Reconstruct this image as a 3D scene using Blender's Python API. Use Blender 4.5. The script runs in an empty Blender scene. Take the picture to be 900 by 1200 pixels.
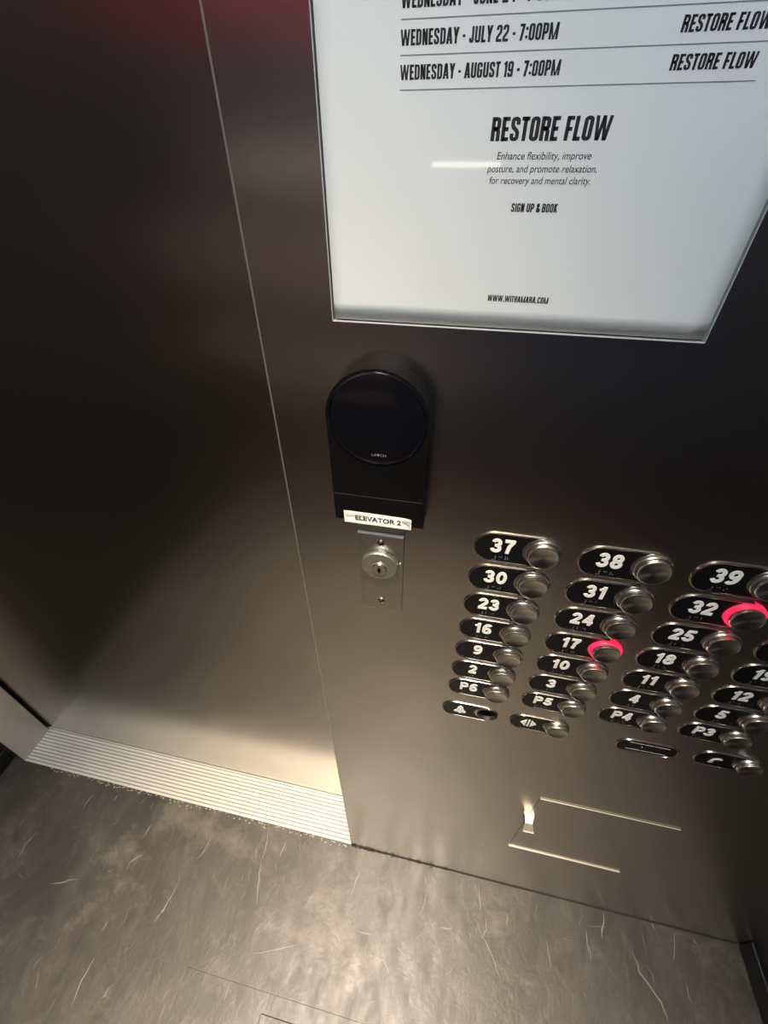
import bpy, bmesh, math, random
from mathutils import Vector, Matrix
random.seed(7)
C = bpy.context.scene.collection
SC = bpy.context.scene

# ------------------------------------------------------------------ camera
H = 1.404            # camera height above the cab floor (metres)
D = 0.29             # distance from the camera to the stainless return panel
F_PX, PITCH, YAW, ROLL = 501.2, math.radians(39.52), math.radians(11.646), math.radians(-0.0785)
cam_d = bpy.data.cameras.new('camera'); cam = bpy.data.objects.new('camera', cam_d); C.objects.link(cam)
cam_d.sensor_fit = 'VERTICAL'; cam_d.sensor_height = 24; cam_d.lens = 24 * F_PX / 1200
cam_d.clip_start = 0.01
cy_, sy_ = math.cos(YAW), math.sin(YAW)
Fh, Rh, Uh = Vector((-sy_, cy_, 0)), Vector((cy_, sy_, 0)), Vector((0, 0, 1))
F2 = Fh * math.cos(PITCH) - Uh * math.sin(PITCH); U2 = Uh * math.cos(PITCH) + Fh * math.sin(PITCH)
R3 = Rh * math.cos(ROLL) + U2 * math.sin(ROLL); U3 = U2 * math.cos(ROLL) - Rh * math.sin(ROLL)
M = Matrix((R3, U3, -F2)).transposed().to_4x4(); M.translation = Vector((0, 0, H))
cam.matrix_world = M
SC.camera = cam

# ------------------------------------------------------------------ world, exposure, lights
w = bpy.data.worlds.new('world'); SC.world = w; w.use_nodes = True
w.node_tree.nodes['Background'].inputs[0].default_value = (0.02, 0.018, 0.016, 1)
w.node_tree.nodes['Background'].inputs[1].default_value = 0.2
SC.view_settings.view_transform = 'Standard'; SC.view_settings.look = 'None'
SC.view_settings.gamma = 1; SC.view_settings.use_curve_mapping = False
SC.view_settings.exposure = 0.12
CEIL = 2.35
WARM = (1.0, 0.82, 0.60)
LAMPS = [(-0.12, -0.08, 290, WARM), (-0.85, -0.10, 26, WARM), (0.45, -0.10, 3, WARM),
         (-0.16, -0.72, 110, WARM), (-0.85, -0.72, 40, WARM), (0.45, -0.72, 10, WARM)]
for i, (x, y, e, col) in enumerate(LAMPS):
    ld = bpy.data.lights.new('downlight_beam', 'SPOT'); lo = bpy.data.objects.new('downlight_beam', ld); C.objects.link(lo)
    lo.location = (x, y, CEIL - 0.012); ld.energy = e; ld.color = col
    ld.spot_size = math.radians(50); ld.spot_blend = 1.0; ld.shadow_soft_size = 0.03
# added neutral fill light for the notice (its housing is built with the ceiling)
FILL_PANEL = (-0.15, -0.45, 0.40, 0.26)       # centre x, y, width, depth
ld = bpy.data.lights.new('added_fill_light', 'AREA'); lo = bpy.data.objects.new('added_fill_light', ld); C.objects.link(lo)
ld.shape = 'RECTANGLE'; ld.size = FILL_PANEL[2]; ld.size_y = FILL_PANEL[3]; ld.energy = 15; ld.color = (0.80, 0.92, 1.0)
lo.location = (FILL_PANEL[0], FILL_PANEL[1], CEIL - 0.012)

# ------------------------------------------------------------------ helpers
def P(x, z, h=0.0):
    """a point measured on the panel plane (x, z from the camera) moved h metres out of it along the sight line"""
    k = (D - h) / D
    return Vector((x * k, D - h, H + z * k))

def link(name, bm, mats, parent=None, smooth=False):
    me = bpy.data.meshes.new(name); bm.to_mesh(me); bm.free()
    for m in (mats if isinstance(mats, (list, tuple)) else [mats]): me.materials.append(m)
    if smooth:
        for p in me.polygons: p.use_smooth = True
        me.set_sharp_from_angle(angle=math.radians(38))
    o = bpy.data.objects.new(name, me); C.objects.link(o)
    if parent: o.parent = parent
    return o

def mesh_obj(name, me, parent=None, loc=(0, 0, 0)):
    o = bpy.data.objects.new(name, me); C.objects.link(o); o.location = loc
    if parent: o.parent = parent
    return o

def bmesh_to(name, bm, mats, smooth=False):
    me = bpy.data.meshes.new(name); bm.to_mesh(me); bm.free()
    for m in (mats if isinstance(mats, (list, tuple)) else [mats]): me.materials.append(m)
    if smooth:
        for p in me.polygons: p.use_smooth = True
        me.set_sharp_from_angle(angle=math.radians(38))
    return me

def empty(name, loc, label=None, cat=None, group=None):
    o = bpy.data.objects.new(name, None); C.objects.link(o); o.location = loc
    o.empty_display_size = 0.02
    tag(o, label, cat, group); return o

def tag(o, label=None, cat=None, group=None, kind=None):
    if label: o['label'] = label
    if cat: o['category'] = cat
    if group: o['group'] = group
    if kind: o['kind'] = kind
    return o

def box(bm, x0, x1, y0, y1, z0, z1, bev=0.0, seg=2):
    vs = [bm.verts.new((x, y, z)) for x in (x0, x1) for y in (y0, y1) for z in (z0, z1)]
    f = [(0, 1, 3, 2), (4, 6, 7, 5), (0, 4, 5, 1), (2, 3, 7, 6), (0, 2, 6, 4), (1, 5, 7, 3)]
    fs = [bm.faces.new([vs[i] for i in q]) for q in f]
    if bev:
        es = list({e for fc in fs for e in fc.edges})
        bmesh.ops.bevel(bm, geom=es, offset=bev, segments=seg, affect='EDGES', profile=0.5)
    return bm

def boxo(name, dims, m, parent=None, bev=0.0, seg=2):
    bm = bmesh.new(); box(bm, *dims, bev=bev, seg=seg)
    bmesh.ops.recalc_face_normals(bm, faces=bm.faces)
    return link(name, bm, m, parent)

def lathe(bm, prof, n=48, axis='y'):
    """prof: (radius, height) pairs; revolved about -Y (height = distance out of the panel)"""
    rings = []
    for r, h in prof:
        if r < 1e-7: rings.append([bm.verts.new((0, -h, 0))]); continue
        rings.append([bm.verts.new((r * math.cos(2 * math.pi * k / n), -h, r * math.sin(2 * math.pi * k / n))) for k in range(n)])
    for a, b in zip(rings, rings[1:]):
        if len(a) == 1 and len(b) == 1: continue
        for k in range(n):
            k2 = (k + 1) % n
            if len(a) == 1: bm.faces.new((a[0], b[k2], b[k]))
            elif len(b) == 1: bm.faces.new((a[k], a[k2], b[0]))
            else: bm.faces.new((a[k], a[k2], b[k2], b[k]))
    bmesh.ops.recalc_face_normals(bm, faces=bm.faces)
    return bm

def prism(bm, pts, y0, y1, bev=0.0, seg=2):
    """polygon in x,z extruded from y0 to y1 (y1 < y0 is the face towards the cab)"""
    a = [bm.verts.new((x, y0, z)) for x, z in pts]; b = [bm.verts.new((x, y1, z)) for x, z in pts]
    n = len(pts)
    bm.faces.new(a); fr = bm.faces.new(list(reversed(b)))
    for k in range(n): bm.faces.new((a[k], b[k], b[(k + 1) % n], a[(k + 1) % n]))
    if bev: bmesh.ops.bevel(bm, geom=list(fr.edges), offset=bev, segments=seg, affect='EDGES', profile=0.5)
    bmesh.ops.recalc_face_normals(bm, faces=bm.faces)
    return bm

def tube(bm, pts, r, n=8, closed=True):
    """round tube along points lying in a y = const plane"""
    m = len(pts); rings = []
    for i, p in enumerate(pts):
        p = Vector(p)
        a = Vector(pts[(i - 1) % m]) if closed or i > 0 else p; b = Vector(pts[(i + 1) % m]) if closed or i < m - 1 else p
        t = (b - a).normalized(); s = t.cross(Vector((0, 1, 0))).normalized()
        rings.append([bm.verts.new(p + s * r * math.cos(2 * math.pi * k / n) + Vector((0, 1, 0)) * r * math.sin(2 * math.pi * k / n)) for k in range(n)])
    for i in range(m if closed else m - 1):
        a, b = rings[i], rings[(i + 1) % m]
        for k in range(n): bm.faces.new((a[k], a[(k + 1) % n], b[(k + 1) % n], b[k]))
    bmesh.ops.recalc_face_normals(bm, faces=bm.faces)
    return bm

# ------------------------------------------------------------------ materials
def mat(name, col, rough=0.5, metal=0.0, spec=0.5, coat=0.0, emis=None, estr=0.0, aniso=0.0, tan=None, noise=None, bump=None):
    m = bpy.data.materials.new(name); m.use_nodes = True
    nt = m.node_tree; b = nt.nodes['Principled BSDF']
    b.inputs['Base Color'].default_value = (*col, 1); b.inputs['Roughness'].default_value = rough
    b.inputs['Metallic'].default_value = metal; b.inputs['Specular IOR Level'].default_value = spec
    b.inputs['Coat Weight'].default_value = coat
    if emis: b.inputs['Emission Color'].default_value = (*emis, 1); b.inputs['Emission Strength'].default_value = estr
    if aniso:
        b.inputs['Anisotropic'].default_value = aniso
        cx = nt.nodes.new('ShaderNodeCombineXYZ')
        for k in range(3): cx.inputs[k].default_value = tan[k]
        nt.links.new(cx.outputs[0], b.inputs['Tangent'])
    if noise:      # (scale xyz, low multiplier, high multiplier, detail)
        sc, lo, hi, det = noise
        tc = nt.nodes.new('ShaderNodeTexCoord'); mp = nt.nodes.new('ShaderNodeMapping'); mp.inputs['Scale'].default_value = sc
        nz = nt.nodes.new('ShaderNodeTexNoise'); nz.inputs['Scale'].default_value = 1; nz.inputs['Detail'].default_value = det
        mr = nt.nodes.new('ShaderNodeMapRange'); mr.inputs['From Min'].default_value = 0.3; mr.inputs['From Max'].default_value = 0.7
        mr.inputs['To Min'].default_value = lo; mr.inputs['To Max'].default_value = hi
        hs = nt.nodes.new('ShaderNodeMix'); hs.data_type = 'RGBA'; hs.blend_type = 'MULTIPLY'; hs.inputs['Factor'].default_value = 1
        hs.inputs['A'].default_value = (*col, 1)
        nt.links.new(tc.outputs['Object'], mp.inputs[0]); nt.links.new(mp.outputs[0], nz.inputs['Vector'])
        nt.links.new(nz.outputs['Fac'], mr.inputs['Value']); nt.links.new(mr.outputs[0], hs.inputs['B'])
        nt.links.new(hs.outputs['Result'], b.inputs['Base Color'])
        if bump:
            bp = nt.nodes.new('ShaderNodeBump'); bp.inputs['Strength'].default_value = bump; bp.inputs['Distance'].default_value = 0.0005
            nt.links.new(nz.outputs['Fac'], bp.inputs['Height']); nt.links.new(bp.outputs[0], b.inputs['Normal'])
    return m

STEEL = (0.66, 0.625, 0.575)
m_panel = mat('brushed_steel_panel', STEEL, 0.27, 1.0, aniso=0.7, tan=(1, 0, 0), noise=((4, 4, 9), 0.95, 1.03, 5))
m_door = mat('brushed_steel_door', (0.60, 0.57, 0.52), 0.24, 1.0, aniso=0.6, tan=(1, 0, 0), noise=((4, 4, 7), 0.95, 1.03, 5))
m_jamb = mat('brushed_steel_jamb', (0.55, 0.52, 0.47), 0.32, 1.0)
m_black = mat('black_laminate', (0.012, 0.011, 0.011), 0.45)
m_gap = mat('dark_gap', (0.004, 0.004, 0.004), 0.9, spec=0.1)
m_alu = mat('worn_aluminium', (0.88, 0.85, 0.78), 0.45, 0.25, noise=((9, 60, 1), 0.90, 1.05, 5))
m_edgelight = mat('edge_highlight', (0.66, 0.62, 0.54), 0.38, 0.88)  # paler steel standing in for light caught along the panel's rounded edge
m_side = mat('charcoal_laminate', (0.020, 0.018, 0.017), 0.4)
m_ceil = mat('ceiling_metal', (0.10, 0.095, 0.09), 0.5, 0.3)
m_lamp = mat('lamp_lens', (1, 0.9, 0.75), 0.5, emis=(1, 0.84, 0.62), estr=16)
m_led = mat('led_strip', (1, 0.9, 0.8), 0.5, emis=(1, 0.90, 0.74), estr=10)
m_led_dim = mat('led_strip_dim', (1, 0.9, 0.8), 0.5, emis=(1, 0.80, 0.55), estr=9)
m_lamptrim = mat('lamp_trim', (0.5, 0.48, 0.45), 0.3, 1.0)
m_cream = mat('white_enamel', (0.85, 0.83, 0.76), 0.45)

def floor_mat():
    m = bpy.data.materials.new('streaked_vinyl'); m.use_nodes = True
    nt = m.node_tree; N = nt.nodes.new; L = nt.links.new; b = nt.nodes['Principled BSDF']
    tc = N('ShaderNodeTexCoord')
    def noise(scale, rot=0.0, det=4, dist=0.0, rough=0.55):
        mp = N('ShaderNodeMapping'); mp.inputs['Scale'].default_value = scale; mp.inputs['Rotation'].default_value = (0, 0, rot)
        n = N('ShaderNodeTexNoise'); n.inputs['Scale'].default_value = 1; n.inputs['Detail'].default_value = det
        n.inputs['Distortion'].default_value = dist; n.inputs['Roughness'].default_value = rough
        L(tc.outputs['Object'], mp.inputs[0]); L(mp.outputs[0], n.inputs['Vector']); return n.outputs['Fac']
    def ramp(src, a, c, lo=0.0, hi=1.0):
        r = N('ShaderNodeMapRange'); r.inputs['From Min'].default_value = a; r.inputs['From Max'].default_value = c
        r.inputs['To Min'].default_value = lo; r.inputs['To Max'].default_value = hi; L(src, r.inputs['Value']); return r.outputs[0]
    def mul(a, c):
        k = N('ShaderNodeMath'); k.operation = 'MULTIPLY'; L(a, k.inputs[0]); L(c, k.inputs[1]); return k.outputs[0]
    def mix(fac, A, B_):
        k = N('ShaderNodeMix'); k.data_type = 'RGBA'; L(fac, k.inputs['Factor'])
        if isinstance(A, tuple): k.inputs['A'].default_value = A
        else: L(A, k.inputs['A'])
        k.inputs['B'].default_value = B_; return k.outputs['Result']
    base = mix(ramp(noise((9, 4, 1), 0.08, 7, 0.4, 0.62), 0.36, 0.66), (0.052, 0.046, 0.039, 1), (0.092, 0.080, 0.068, 1))
    base = mix(ramp(noise((24, 13, 1), -0.1, 9, 1.4, 0.70), 0.52, 0.76, 0, 0.45), base, (0.18, 0.158, 0.135, 1))
    base = mix(ramp(noise((30, 24, 1), 0.3, 8, 1.0, 0.7), 0.58, 0.74, 0, 0.45), base, (0.042, 0.036, 0.030, 1))
    # worn pale patches where people stand
    base = mix(ramp(noise((3.2, 5.0, 1), 0.5, 6, 0.3, 0.7), 0.54, 0.68, 0, 0.5), base, (0.27, 0.235, 0.185, 1))
    L(base, b.inputs['Base Color'])
    L(ramp(noise((30, 14, 1), 0, 6), 0.3, 0.7, 0.32, 0.50), b.inputs['Roughness'])
    b.inputs['Specular IOR Level'].default_value = 0.6
    bp = N('ShaderNodeBump'); bp.inputs['Strength'].default_value = 0.24; bp.inputs['Distance'].default_value = 0.003
    L(noise((38, 30, 1), 0.1, 10, 1.6, 0.70), bp.inputs['Height']); L(bp.outputs[0], b.inputs['Normal'])
    return m
m_floor = floor_mat()

# ------------------------------------------------------------------ the setting
XL, XR, XC, XJ = -1.215, 0.785, -0.151, -1.17      # left wall, right wall, panel corner, left jamb
YB, YD, YS = -1.0, 0.39, D                          # rear wall, door plane, panel plane
tag(boxo('floor', (XL - 0.05, XR + 0.05, YB - 0.05, YS + 0.002, -0.03, 0.0), m_floor), kind='structure')
fl = bpy.data.objects['floor']
# two sheets let into the floor, one lapped on the other
sh = boxo('floor_sheet', (-0.452, 0.16, -0.46, 0.000, 0.0, 0.0012), m_floor, fl, bev=0.0006)
sh2 = boxo('floor_patch', (-0.262, 0.02, -0.36, -0.030, 0.0012, 0.0062), m_floor, fl, bev=0.0015)

# pale drag scratches in the vinyl
SCR = [[(-0.909, 0.215), (-0.908, 0.234), (-0.904, 0.256)], [(-0.836, 0.251), (-0.836, 0.266)], [(-0.702, 0.191), (-0.698, 0.212), (-0.697, 0.226)], [(-0.538, 0.173), (-0.527, 0.197), (-0.521, 0.238)], [(-0.57, 0.053), (-0.564, 0.072), (-0.556, 0.125)], [(-0.702, 0.126), (-0.698, 0.144), (-0.679, 0.159)], [(-0.867, 0.061), (-0.84, 0.072), (-0.807, 0.083)], [(-0.686, 0.012), (-0.68, 0.031)], [(-0.124, 0.19), (-0.12, 0.216), (-0.114, 0.243)], [(0.058, 0.241), (0.055, 0.211), (0.042, 0.185)], [(0.191, 0.186), (0.205, 0.174), (0.225, 0.143), (0.238, 0.122)], [(0.204, 0.221), (0.203, 0.196), (0.195, 0.182)], [(-0.034, 0.102), (-0.021, 0.096), (-0.006, 0.079)], [(0.003, 0.126), (0.016, 0.118), (0.034, 0.117)], [(0.255, 0.236), (0.252, 0.213)], [(0.182, 0.278), (0.188, 0.238), (0.192, 0.227)], [(0.532, 0.227), (0.544, 0.196), (0.577, 0.157), (0.583, 0.131)], [(0.637, 0.199), (0.641, 0.169)], [(0.587, 0.289), (0.595, 0.276)], [(0.677, 0.278), (0.685, 0.27)], [(0.638, 0.282), (0.632, 0.255), (0.621, 0.23)], [(0.483, 0.283), (0.469, 0.235)], [(-0.369, 0.208), (-0.371, 0.244), (-0.378, 0.271)], [(-0.347, 0.129), (-0.361, 0.175), (-0.369, 0.208)], [(-0.665, -0.104), (-0.672, -0.067), (-0.669, -0.026)], [(-0.609, -0.08), (-0.603, -0.06)], [(-0.321, 0.048), (-0.257, 0.071), (-0.221, 0.085)], [(-0.323, 0.263), (-0.325, 0.226)], [(-0.348, -0.001), (-0.348, -0.032)], [(-0.989, 0.081), (-1.001, 0.115), (-0.986, 0.147)], [(-0.174, 0.133), (-0.138, 0.118), (-0.123, 0.1)], [(-0.28, 0.244), (-0.285, 0.271)], [(-0.09, 0.132), (-0.053, 0.133)], [(0.096, 0.178), (0.126, 0.183)], [(0.342, 0.209), (0.349, 0.162)], [(0.435, 0.25), (0.435, 0.2)]]
bm = bmesh.new()
def scratch(pts, wd, jit=0.0):
    fine = []
    for i in range(len(pts) - 1):
        for t in (0, 0.34, 0.67): fine.append(Vector(pts[i]).lerp(Vector(pts[i + 1]), t) + Vector((random.gauss(0, jit), random.gauss(0, jit))))
    fine.append(Vector(pts[-1])); n = len(fine); L_, R_ = [], []
    for i, p in enumerate(fine):
        d = (fine[min(i + 1, n - 1)] - fine[max(i - 1, 0)]).normalized(); nn = Vector((-d.y, d.x))
        k = wd * (0.12 + math.sin(math.pi * i / (n - 1)) * random.uniform(0.5, 1.0)) / 2
        zt = 0.0015 if (-0.45 < p.x < 0.16 and -0.46 < p.y < 0.0) else 0.0003
        L_.append(bm.verts.new((p.x + nn.x * k, p.y + nn.y * k, zt))); R_.append(bm.verts.new((p.x - nn.x * k, p.y - nn.y * k, zt)))
    for i in range(n - 1): bm.faces.new((R_[i], R_[i + 1], L_[i + 1], L_[i]))
for pl in SCR: scratch(pl, random.uniform(0.0022, 0.0045), 0.0012)
for k in range(110):
    x, yy = random.uniform(-1.15, 0.75), random.uniform(-0.15, 0.27); a_ = random.gauss(math.pi / 2, 0.30); ln = random.uniform(0.008, 0.045)
    if random.random() < 0.15: a_ = random.uniform(0, math.pi)
    c_ = random.gauss(0, 0.12) * ln
    scratch([(x, yy), (x + ln / 2 * math.cos(a_) + c_, yy + ln / 2 * math.sin(a_)), (x + ln * math.cos(a_), yy + ln * math.sin(a_))], random.uniform(0.0005, 0.0016), 0.0011)
bmesh.ops.recalc_face_normals(bm, faces=bm.faces)
o = link('scratches', bm, mat('vinyl_scratch', (0.24, 0.212, 0.178), 0.5), fl); o['kind'] = 'stuff'

# stainless return panel: a sheet with a cut for the access door and a bored key hole
AX0, AX1, AZ0, AZ1 = 0.2015, 0.4155, H - 1.0880, H - 0.8085       # cut in the panel
HX, HZ, HR = 0.0800, H - 0.5705, 0.0135                          # bored hole of the alarm button
PT = 2.3
def return_panel():
    bm = bmesh.new()
    e = 0.0022
    def loop(pts):
        vs = [bm.verts.new((x, YS, z)) for x, z in pts]
        for i in range(len(vs)): bm.edges.new((vs[i], vs[(i + 1) % len(vs)]))
        return vs
    zb = 0.0030
    o = loop([(XC + e, zb), (XR, zb), (XR, PT), (XC + e, PT)])
    h1 = loop([(AX0, AZ0), (AX1, AZ0), (AX1, AZ1), (AX0, AZ1)])
    h2 = loop([(HX + HR * math.cos(a * math.pi / 16), HZ + HR * math.sin(a * math.pi / 16)) for a in range(32)])
    bmesh.ops.triangle_fill(bm, use_beauty=True, edges=list(bm.edges))
    for f in bm.faces:
        f.normal_update()
        if f.normal.y > 0: f.normal_flip()
    def wallring(vs, depth):
        back = [bm.verts.new((v.co.x, YS + depth, v.co.z)) for v in vs]
        n = len(vs)
        for i in range(n):
            f = bm.faces.new((vs[i], vs[(i + 1) % n], back[(i + 1) % n], back[i]))
            f.material_index = 0
        return back
    b1 = wallring(h1, 0.008); b2 = wallring(h2, 0.02)
    f = bm.faces.new(b1); f.material_index = 1
    f = bm.faces.new(b2); f.material_index = 1
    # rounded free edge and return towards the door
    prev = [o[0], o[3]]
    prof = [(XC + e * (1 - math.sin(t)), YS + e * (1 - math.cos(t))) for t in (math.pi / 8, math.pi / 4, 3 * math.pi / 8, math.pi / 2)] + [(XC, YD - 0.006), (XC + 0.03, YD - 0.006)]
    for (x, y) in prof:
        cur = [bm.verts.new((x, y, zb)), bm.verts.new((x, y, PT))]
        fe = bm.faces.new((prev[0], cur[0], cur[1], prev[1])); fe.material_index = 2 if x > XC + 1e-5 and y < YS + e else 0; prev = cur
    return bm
wf = link('wall_front', return_panel(), [m_panel, m_gap, m_edgelight]); tag(wf, kind='structure')
boxo('base_gap', (XC + 0.002, XR, YS + 0.003, YS + 0.006, -0.002, 0.005), m_gap, wf)
boxo('dirt_line', (XC + 0.002, XR - 0.01, YS - 0.0022, YS + 0.004, -0.001, 0.0007), mat('dirt_line', (0.035, 0.028, 0.022), 0.8), wf)
tag(boxo('wall_front_left', (XL, XJ - 0.0005, YS, YD - 0.007, 0.0, PT), m_jamb, bev=0.001), kind='structure')
tag(boxo('wall_left', (XL - 0.03, XL, YB, YD, 0, PT), m_side), kind='structure')
tag(boxo('wall_right', (XR, XR + 0.03, YB, YS + 0.1, 0, PT), m_side), kind='structure')
tag(boxo('baseboard_right', (XR - 0.008, XR, YB, YS - 0.001, 0, 0.055), m_black, bev=0.002), kind='structure')
tag(boxo('baseboard_left', (XL, XL + 0.008, YB, YS - 0.001, 0, 0.055), m_black, bev=0.002), kind='structure')
wb = tag(boxo('wall_back', (XL - 0.03, XR + 0.03, YB - 0.03, YB - 0.006, 0, PT), m_black), kind='structure')
ce = tag(boxo('ceiling', (XL - 0.03, XR + 0.03, YB - 0.03, YD + 0.05, CEIL, CEIL + 0.03), m_ceil), kind='structure')
tag(boxo('wall_header', (XL, XC, YS, YD - 0.007, 2.12, CEIL), m_jamb, bev=0.001), kind='structure')
# unseen rear wall panels in courses, colours invented for the bands the steel reflects
def lam(c, r=0.5): return mat('rear_laminate', c, r)
courses = [(1.70, 2.30, (0.34, 0.015, 0.012), (0.09, 0.015, 0.015)), (1.42, 1.69, (0.030, 0.030, 0.050), (0.030, 0.034, 0.055)),
           (1.26, 1.385, (0.022, 0.022, 0.034), (0.018, 0.02, 0.032)), (1.01, 1.25, (0.26, 0.165, 0.160), (0.026, 0.034, 0.060)),
           (0.86, 1.00, (0.10, 0.078, 0.074), (0.030, 0.040, 0.070)), (0.72, 0.85, (0.34, 0.25, 0.18), (0.036, 0.046, 0.078)),
           (0.26, 0.71, (0.085, 0.068, 0.056), (0.028, 0.030, 0.046)), (0.06, 0.25, (0.20, 0.15, 0.11), (0.15, 0.075, 0.055))]
for z0, z1, ca, cb in courses:
    boxo('panel', (XL, -0.20, YB - 0.006, YB + 0.004, z0, z1), lam(ca), wb, bev=0.002)
    boxo('panel', (-0.195, XR, YB - 0.006, YB + 0.004, z0, z1), lam(cb), wb, bev=0.002)
tag(boxo('baseboard_back', (XL, XR, YB - 0.006, YB + 0.006, 0, 0.055), m_black, bev=0.002), kind='structure')
for x, hw, lb, ml in ((-0.62, 0.055, 'short dim light strip in the rear wall reveal, on the side of the left wall', m_led_dim), (-0.085, 0.095, 'longer bright light strip in the middle of the rear wall reveal', m_led)):
    ls = empty('light_strip', (x, YB + 0.004, H - 0.012), lb, 'light')
    boxo('lens', (-hw, hw, 0.0, 0.006, -0.005, 0.005), ml, ls); boxo('channel', (-hw - 0.005, hw + 0.005, -0.004, 0.001, -0.009, 0.009), m_lamptrim, ls)
cpn = empty('added_fill_panel', (FILL_PANEL[0], FILL_PANEL[1], CEIL), 'added neutral white rectangular fill light in the middle of the ceiling', 'light')  # housing of the added fill light
boxo('diffuser', (-FILL_PANEL[2] / 2, FILL_PANEL[2] / 2, -FILL_PANEL[3] / 2, FILL_PANEL[3] / 2, -0.008, -0.001), mat('fill_diffuser', (0.9, 0.9, 0.9), 0.5, emis=(0.82, 0.93, 1.0), estr=6), cpn)
boxo('frame', (-FILL_PANEL[2] / 2 - 0.02, FILL_PANEL[2] / 2 + 0.02, -FILL_PANEL[3] / 2 - 0.02, FILL_PANEL[3] / 2 + 0.02, -0.004, 0.0), m_lamptrim, cpn)

# sliding door and grooved sill
dr = tag(boxo('door_1', (XL - 0.06, -0.06, YD, YD + 0.03, 0.005, 2.2), m_door, bev=0.0015), kind='structure')
boxo('door_guide', (XL - 0.06, -0.06, YD + 0.006, YD + 0.024, -0.006, 0.006), m_gap, dr)
bm = bmesh.new()
y = YS + 0.0005; prof = [(y, -0.02), (y, 0.0012)]
n_rib = 11; pitch = (YD - 0.002 - y) / n_rib
for k in range(n_rib):
    a = y + k * pitch
    prof += [(a + 0.0004, 0.0016), (a + pitch * 0.70, 0.0016), (a + pitch * 0.73, -0.0020), (a + pitch * 0.95, -0.0020), (a + pitch, 0.0012)]
prof += [(YD + 0.001, 0.0016), (YD + 0.004, -0.012), (YD + 0.06, -0.012), (YD + 0.06, -0.02)]
for (xa, xb) in ((XJ - 0.04, XC + 0.04),):
    A = [bm.verts.new((xa, p[0], p[1])) for p in prof]; B = [bm.verts.new((xb, p[0], p[1])) for p in prof]
    for k in range(len(prof)):
        k2 = (k + 1) % len(prof); ff = bm.faces.new((A[k], A[k2], B[k2], B[k]))
        if prof[k][1] < 0 and prof[k2][1] < 0 and 0 < k < len(prof) - 4: ff.material_index = 1
    bm.faces.new(A); bm.faces.new(list(reversed(B)))
bmesh.ops.recalc_face_normals(bm, faces=bm.faces)
tag(link('trim_1', bm, [m_alu, mat('dark_groove', (0.26, 0.23, 0.18), 0.7)]), kind='structure')  # groove floors coloured darker than the ribs
# crumbs and torn vinyl along the front edge of the sill
bm = bmesh.new()
for k in range(150):
    x = random.uniform(XJ + 0.08, XC - 0.01); yy = YS - abs(random.gauss(0, 0.0045)) - 0.001
    r = random.uniform(0.0008, 0.0032)
    pts = [(x + r * random.uniform(0.6, 1.5) * math.cos(a), yy + r * random.uniform(0.4, 0.9) * math.sin(a)) for a in [j * math.pi / 3 for j in range(6)]]
    top = [bm.verts.new((px, py, 0.0009)) for px, py in pts]; bot = [bm.verts.new((px, py, 0.0)) for px, py in pts]
    bm.faces.new(top)
    for j in range(6): bm.faces.new((top[j], bot[j], bot[(j + 1) % 6], top[(j + 1) % 6]))
tag(link('debris', bm, mat('debris', (0.42, 0.37, 0.30), 0.8)), 'pale crumbs and torn flecks along the front edge of the metal sill', 'debris', kind='stuff')
bm = bmesh.new()
for k in range(60):
    x = XC + 0.005 + abs(random.gauss(0, 0.10)); yy = YS - abs(random.gauss(0, 0.002)) - 0.0006
    r = random.uniform(0.0006, 0.0026)
    box(bm, x - r * 1.6, x + r * 1.6, yy - r * 0.5, yy + r * 0.3, 0.0, 0.0012)
tag(link('grime', bm, mat('grime', (0.03, 0.022, 0.016), 0.9)), 'dark grime gathered at the foot of the stainless panel', 'dirt', kind='stuff')

# ceiling lamps
words = {(-0.12, -0.08): 'second from left in the row by the door', (-0.85, -0.10): 'at the left end of the row by the door', (0.45, -0.10): 'at the right end of the row by the door',
         (-0.16, -0.72): 'second from left in the rear row', (-0.85, -0.72): 'at the left end of the rear row', (0.45, -0.72): 'at the right end of the rear row'}
bm = bmesh.new()
n = 32
rings = []
for r, z in [(0.034, 0.0), (0.034, -0.004), (0.042, -0.004), (0.044, -0.001), (0.044, 0.0)]:
    rings.append([bm.verts.new((r * math.cos(2 * math.pi * k / n), r * math.sin(2 * math.pi * k / n), z)) for k in range(n)])
for a, b_ in zip(rings, rings[1:]):
    for k in range(n): bm.faces.new((a[k], a[(k + 1) % n], b_[(k + 1) % n], b_[k]))
bmesh.ops.recalc_face_normals(bm, faces=bm.faces)
me_trim = bmesh_to('trim_ring', bm, m_lamptrim, True)
bm = bmesh.new(); bm.faces.new([bm.verts.new((0.034 * math.cos(-2 * math.pi * k / n), 0.034 * math.sin(-2 * math.pi * k / n), -0.001)) for k in range(n)])
me_lens = bmesh_to('lens', bm, m_lamp)
for x, y_, e, c_ in LAMPS:
    t = empty('ceiling_downlight', (x, y_, CEIL), 'small round warm ceiling downlight ' + words[(x, y_)], 'light', 'ceiling downlights')
    mesh_obj('trim_ring', me_trim, t); mesh_obj('lens', me_lens, t)

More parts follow.
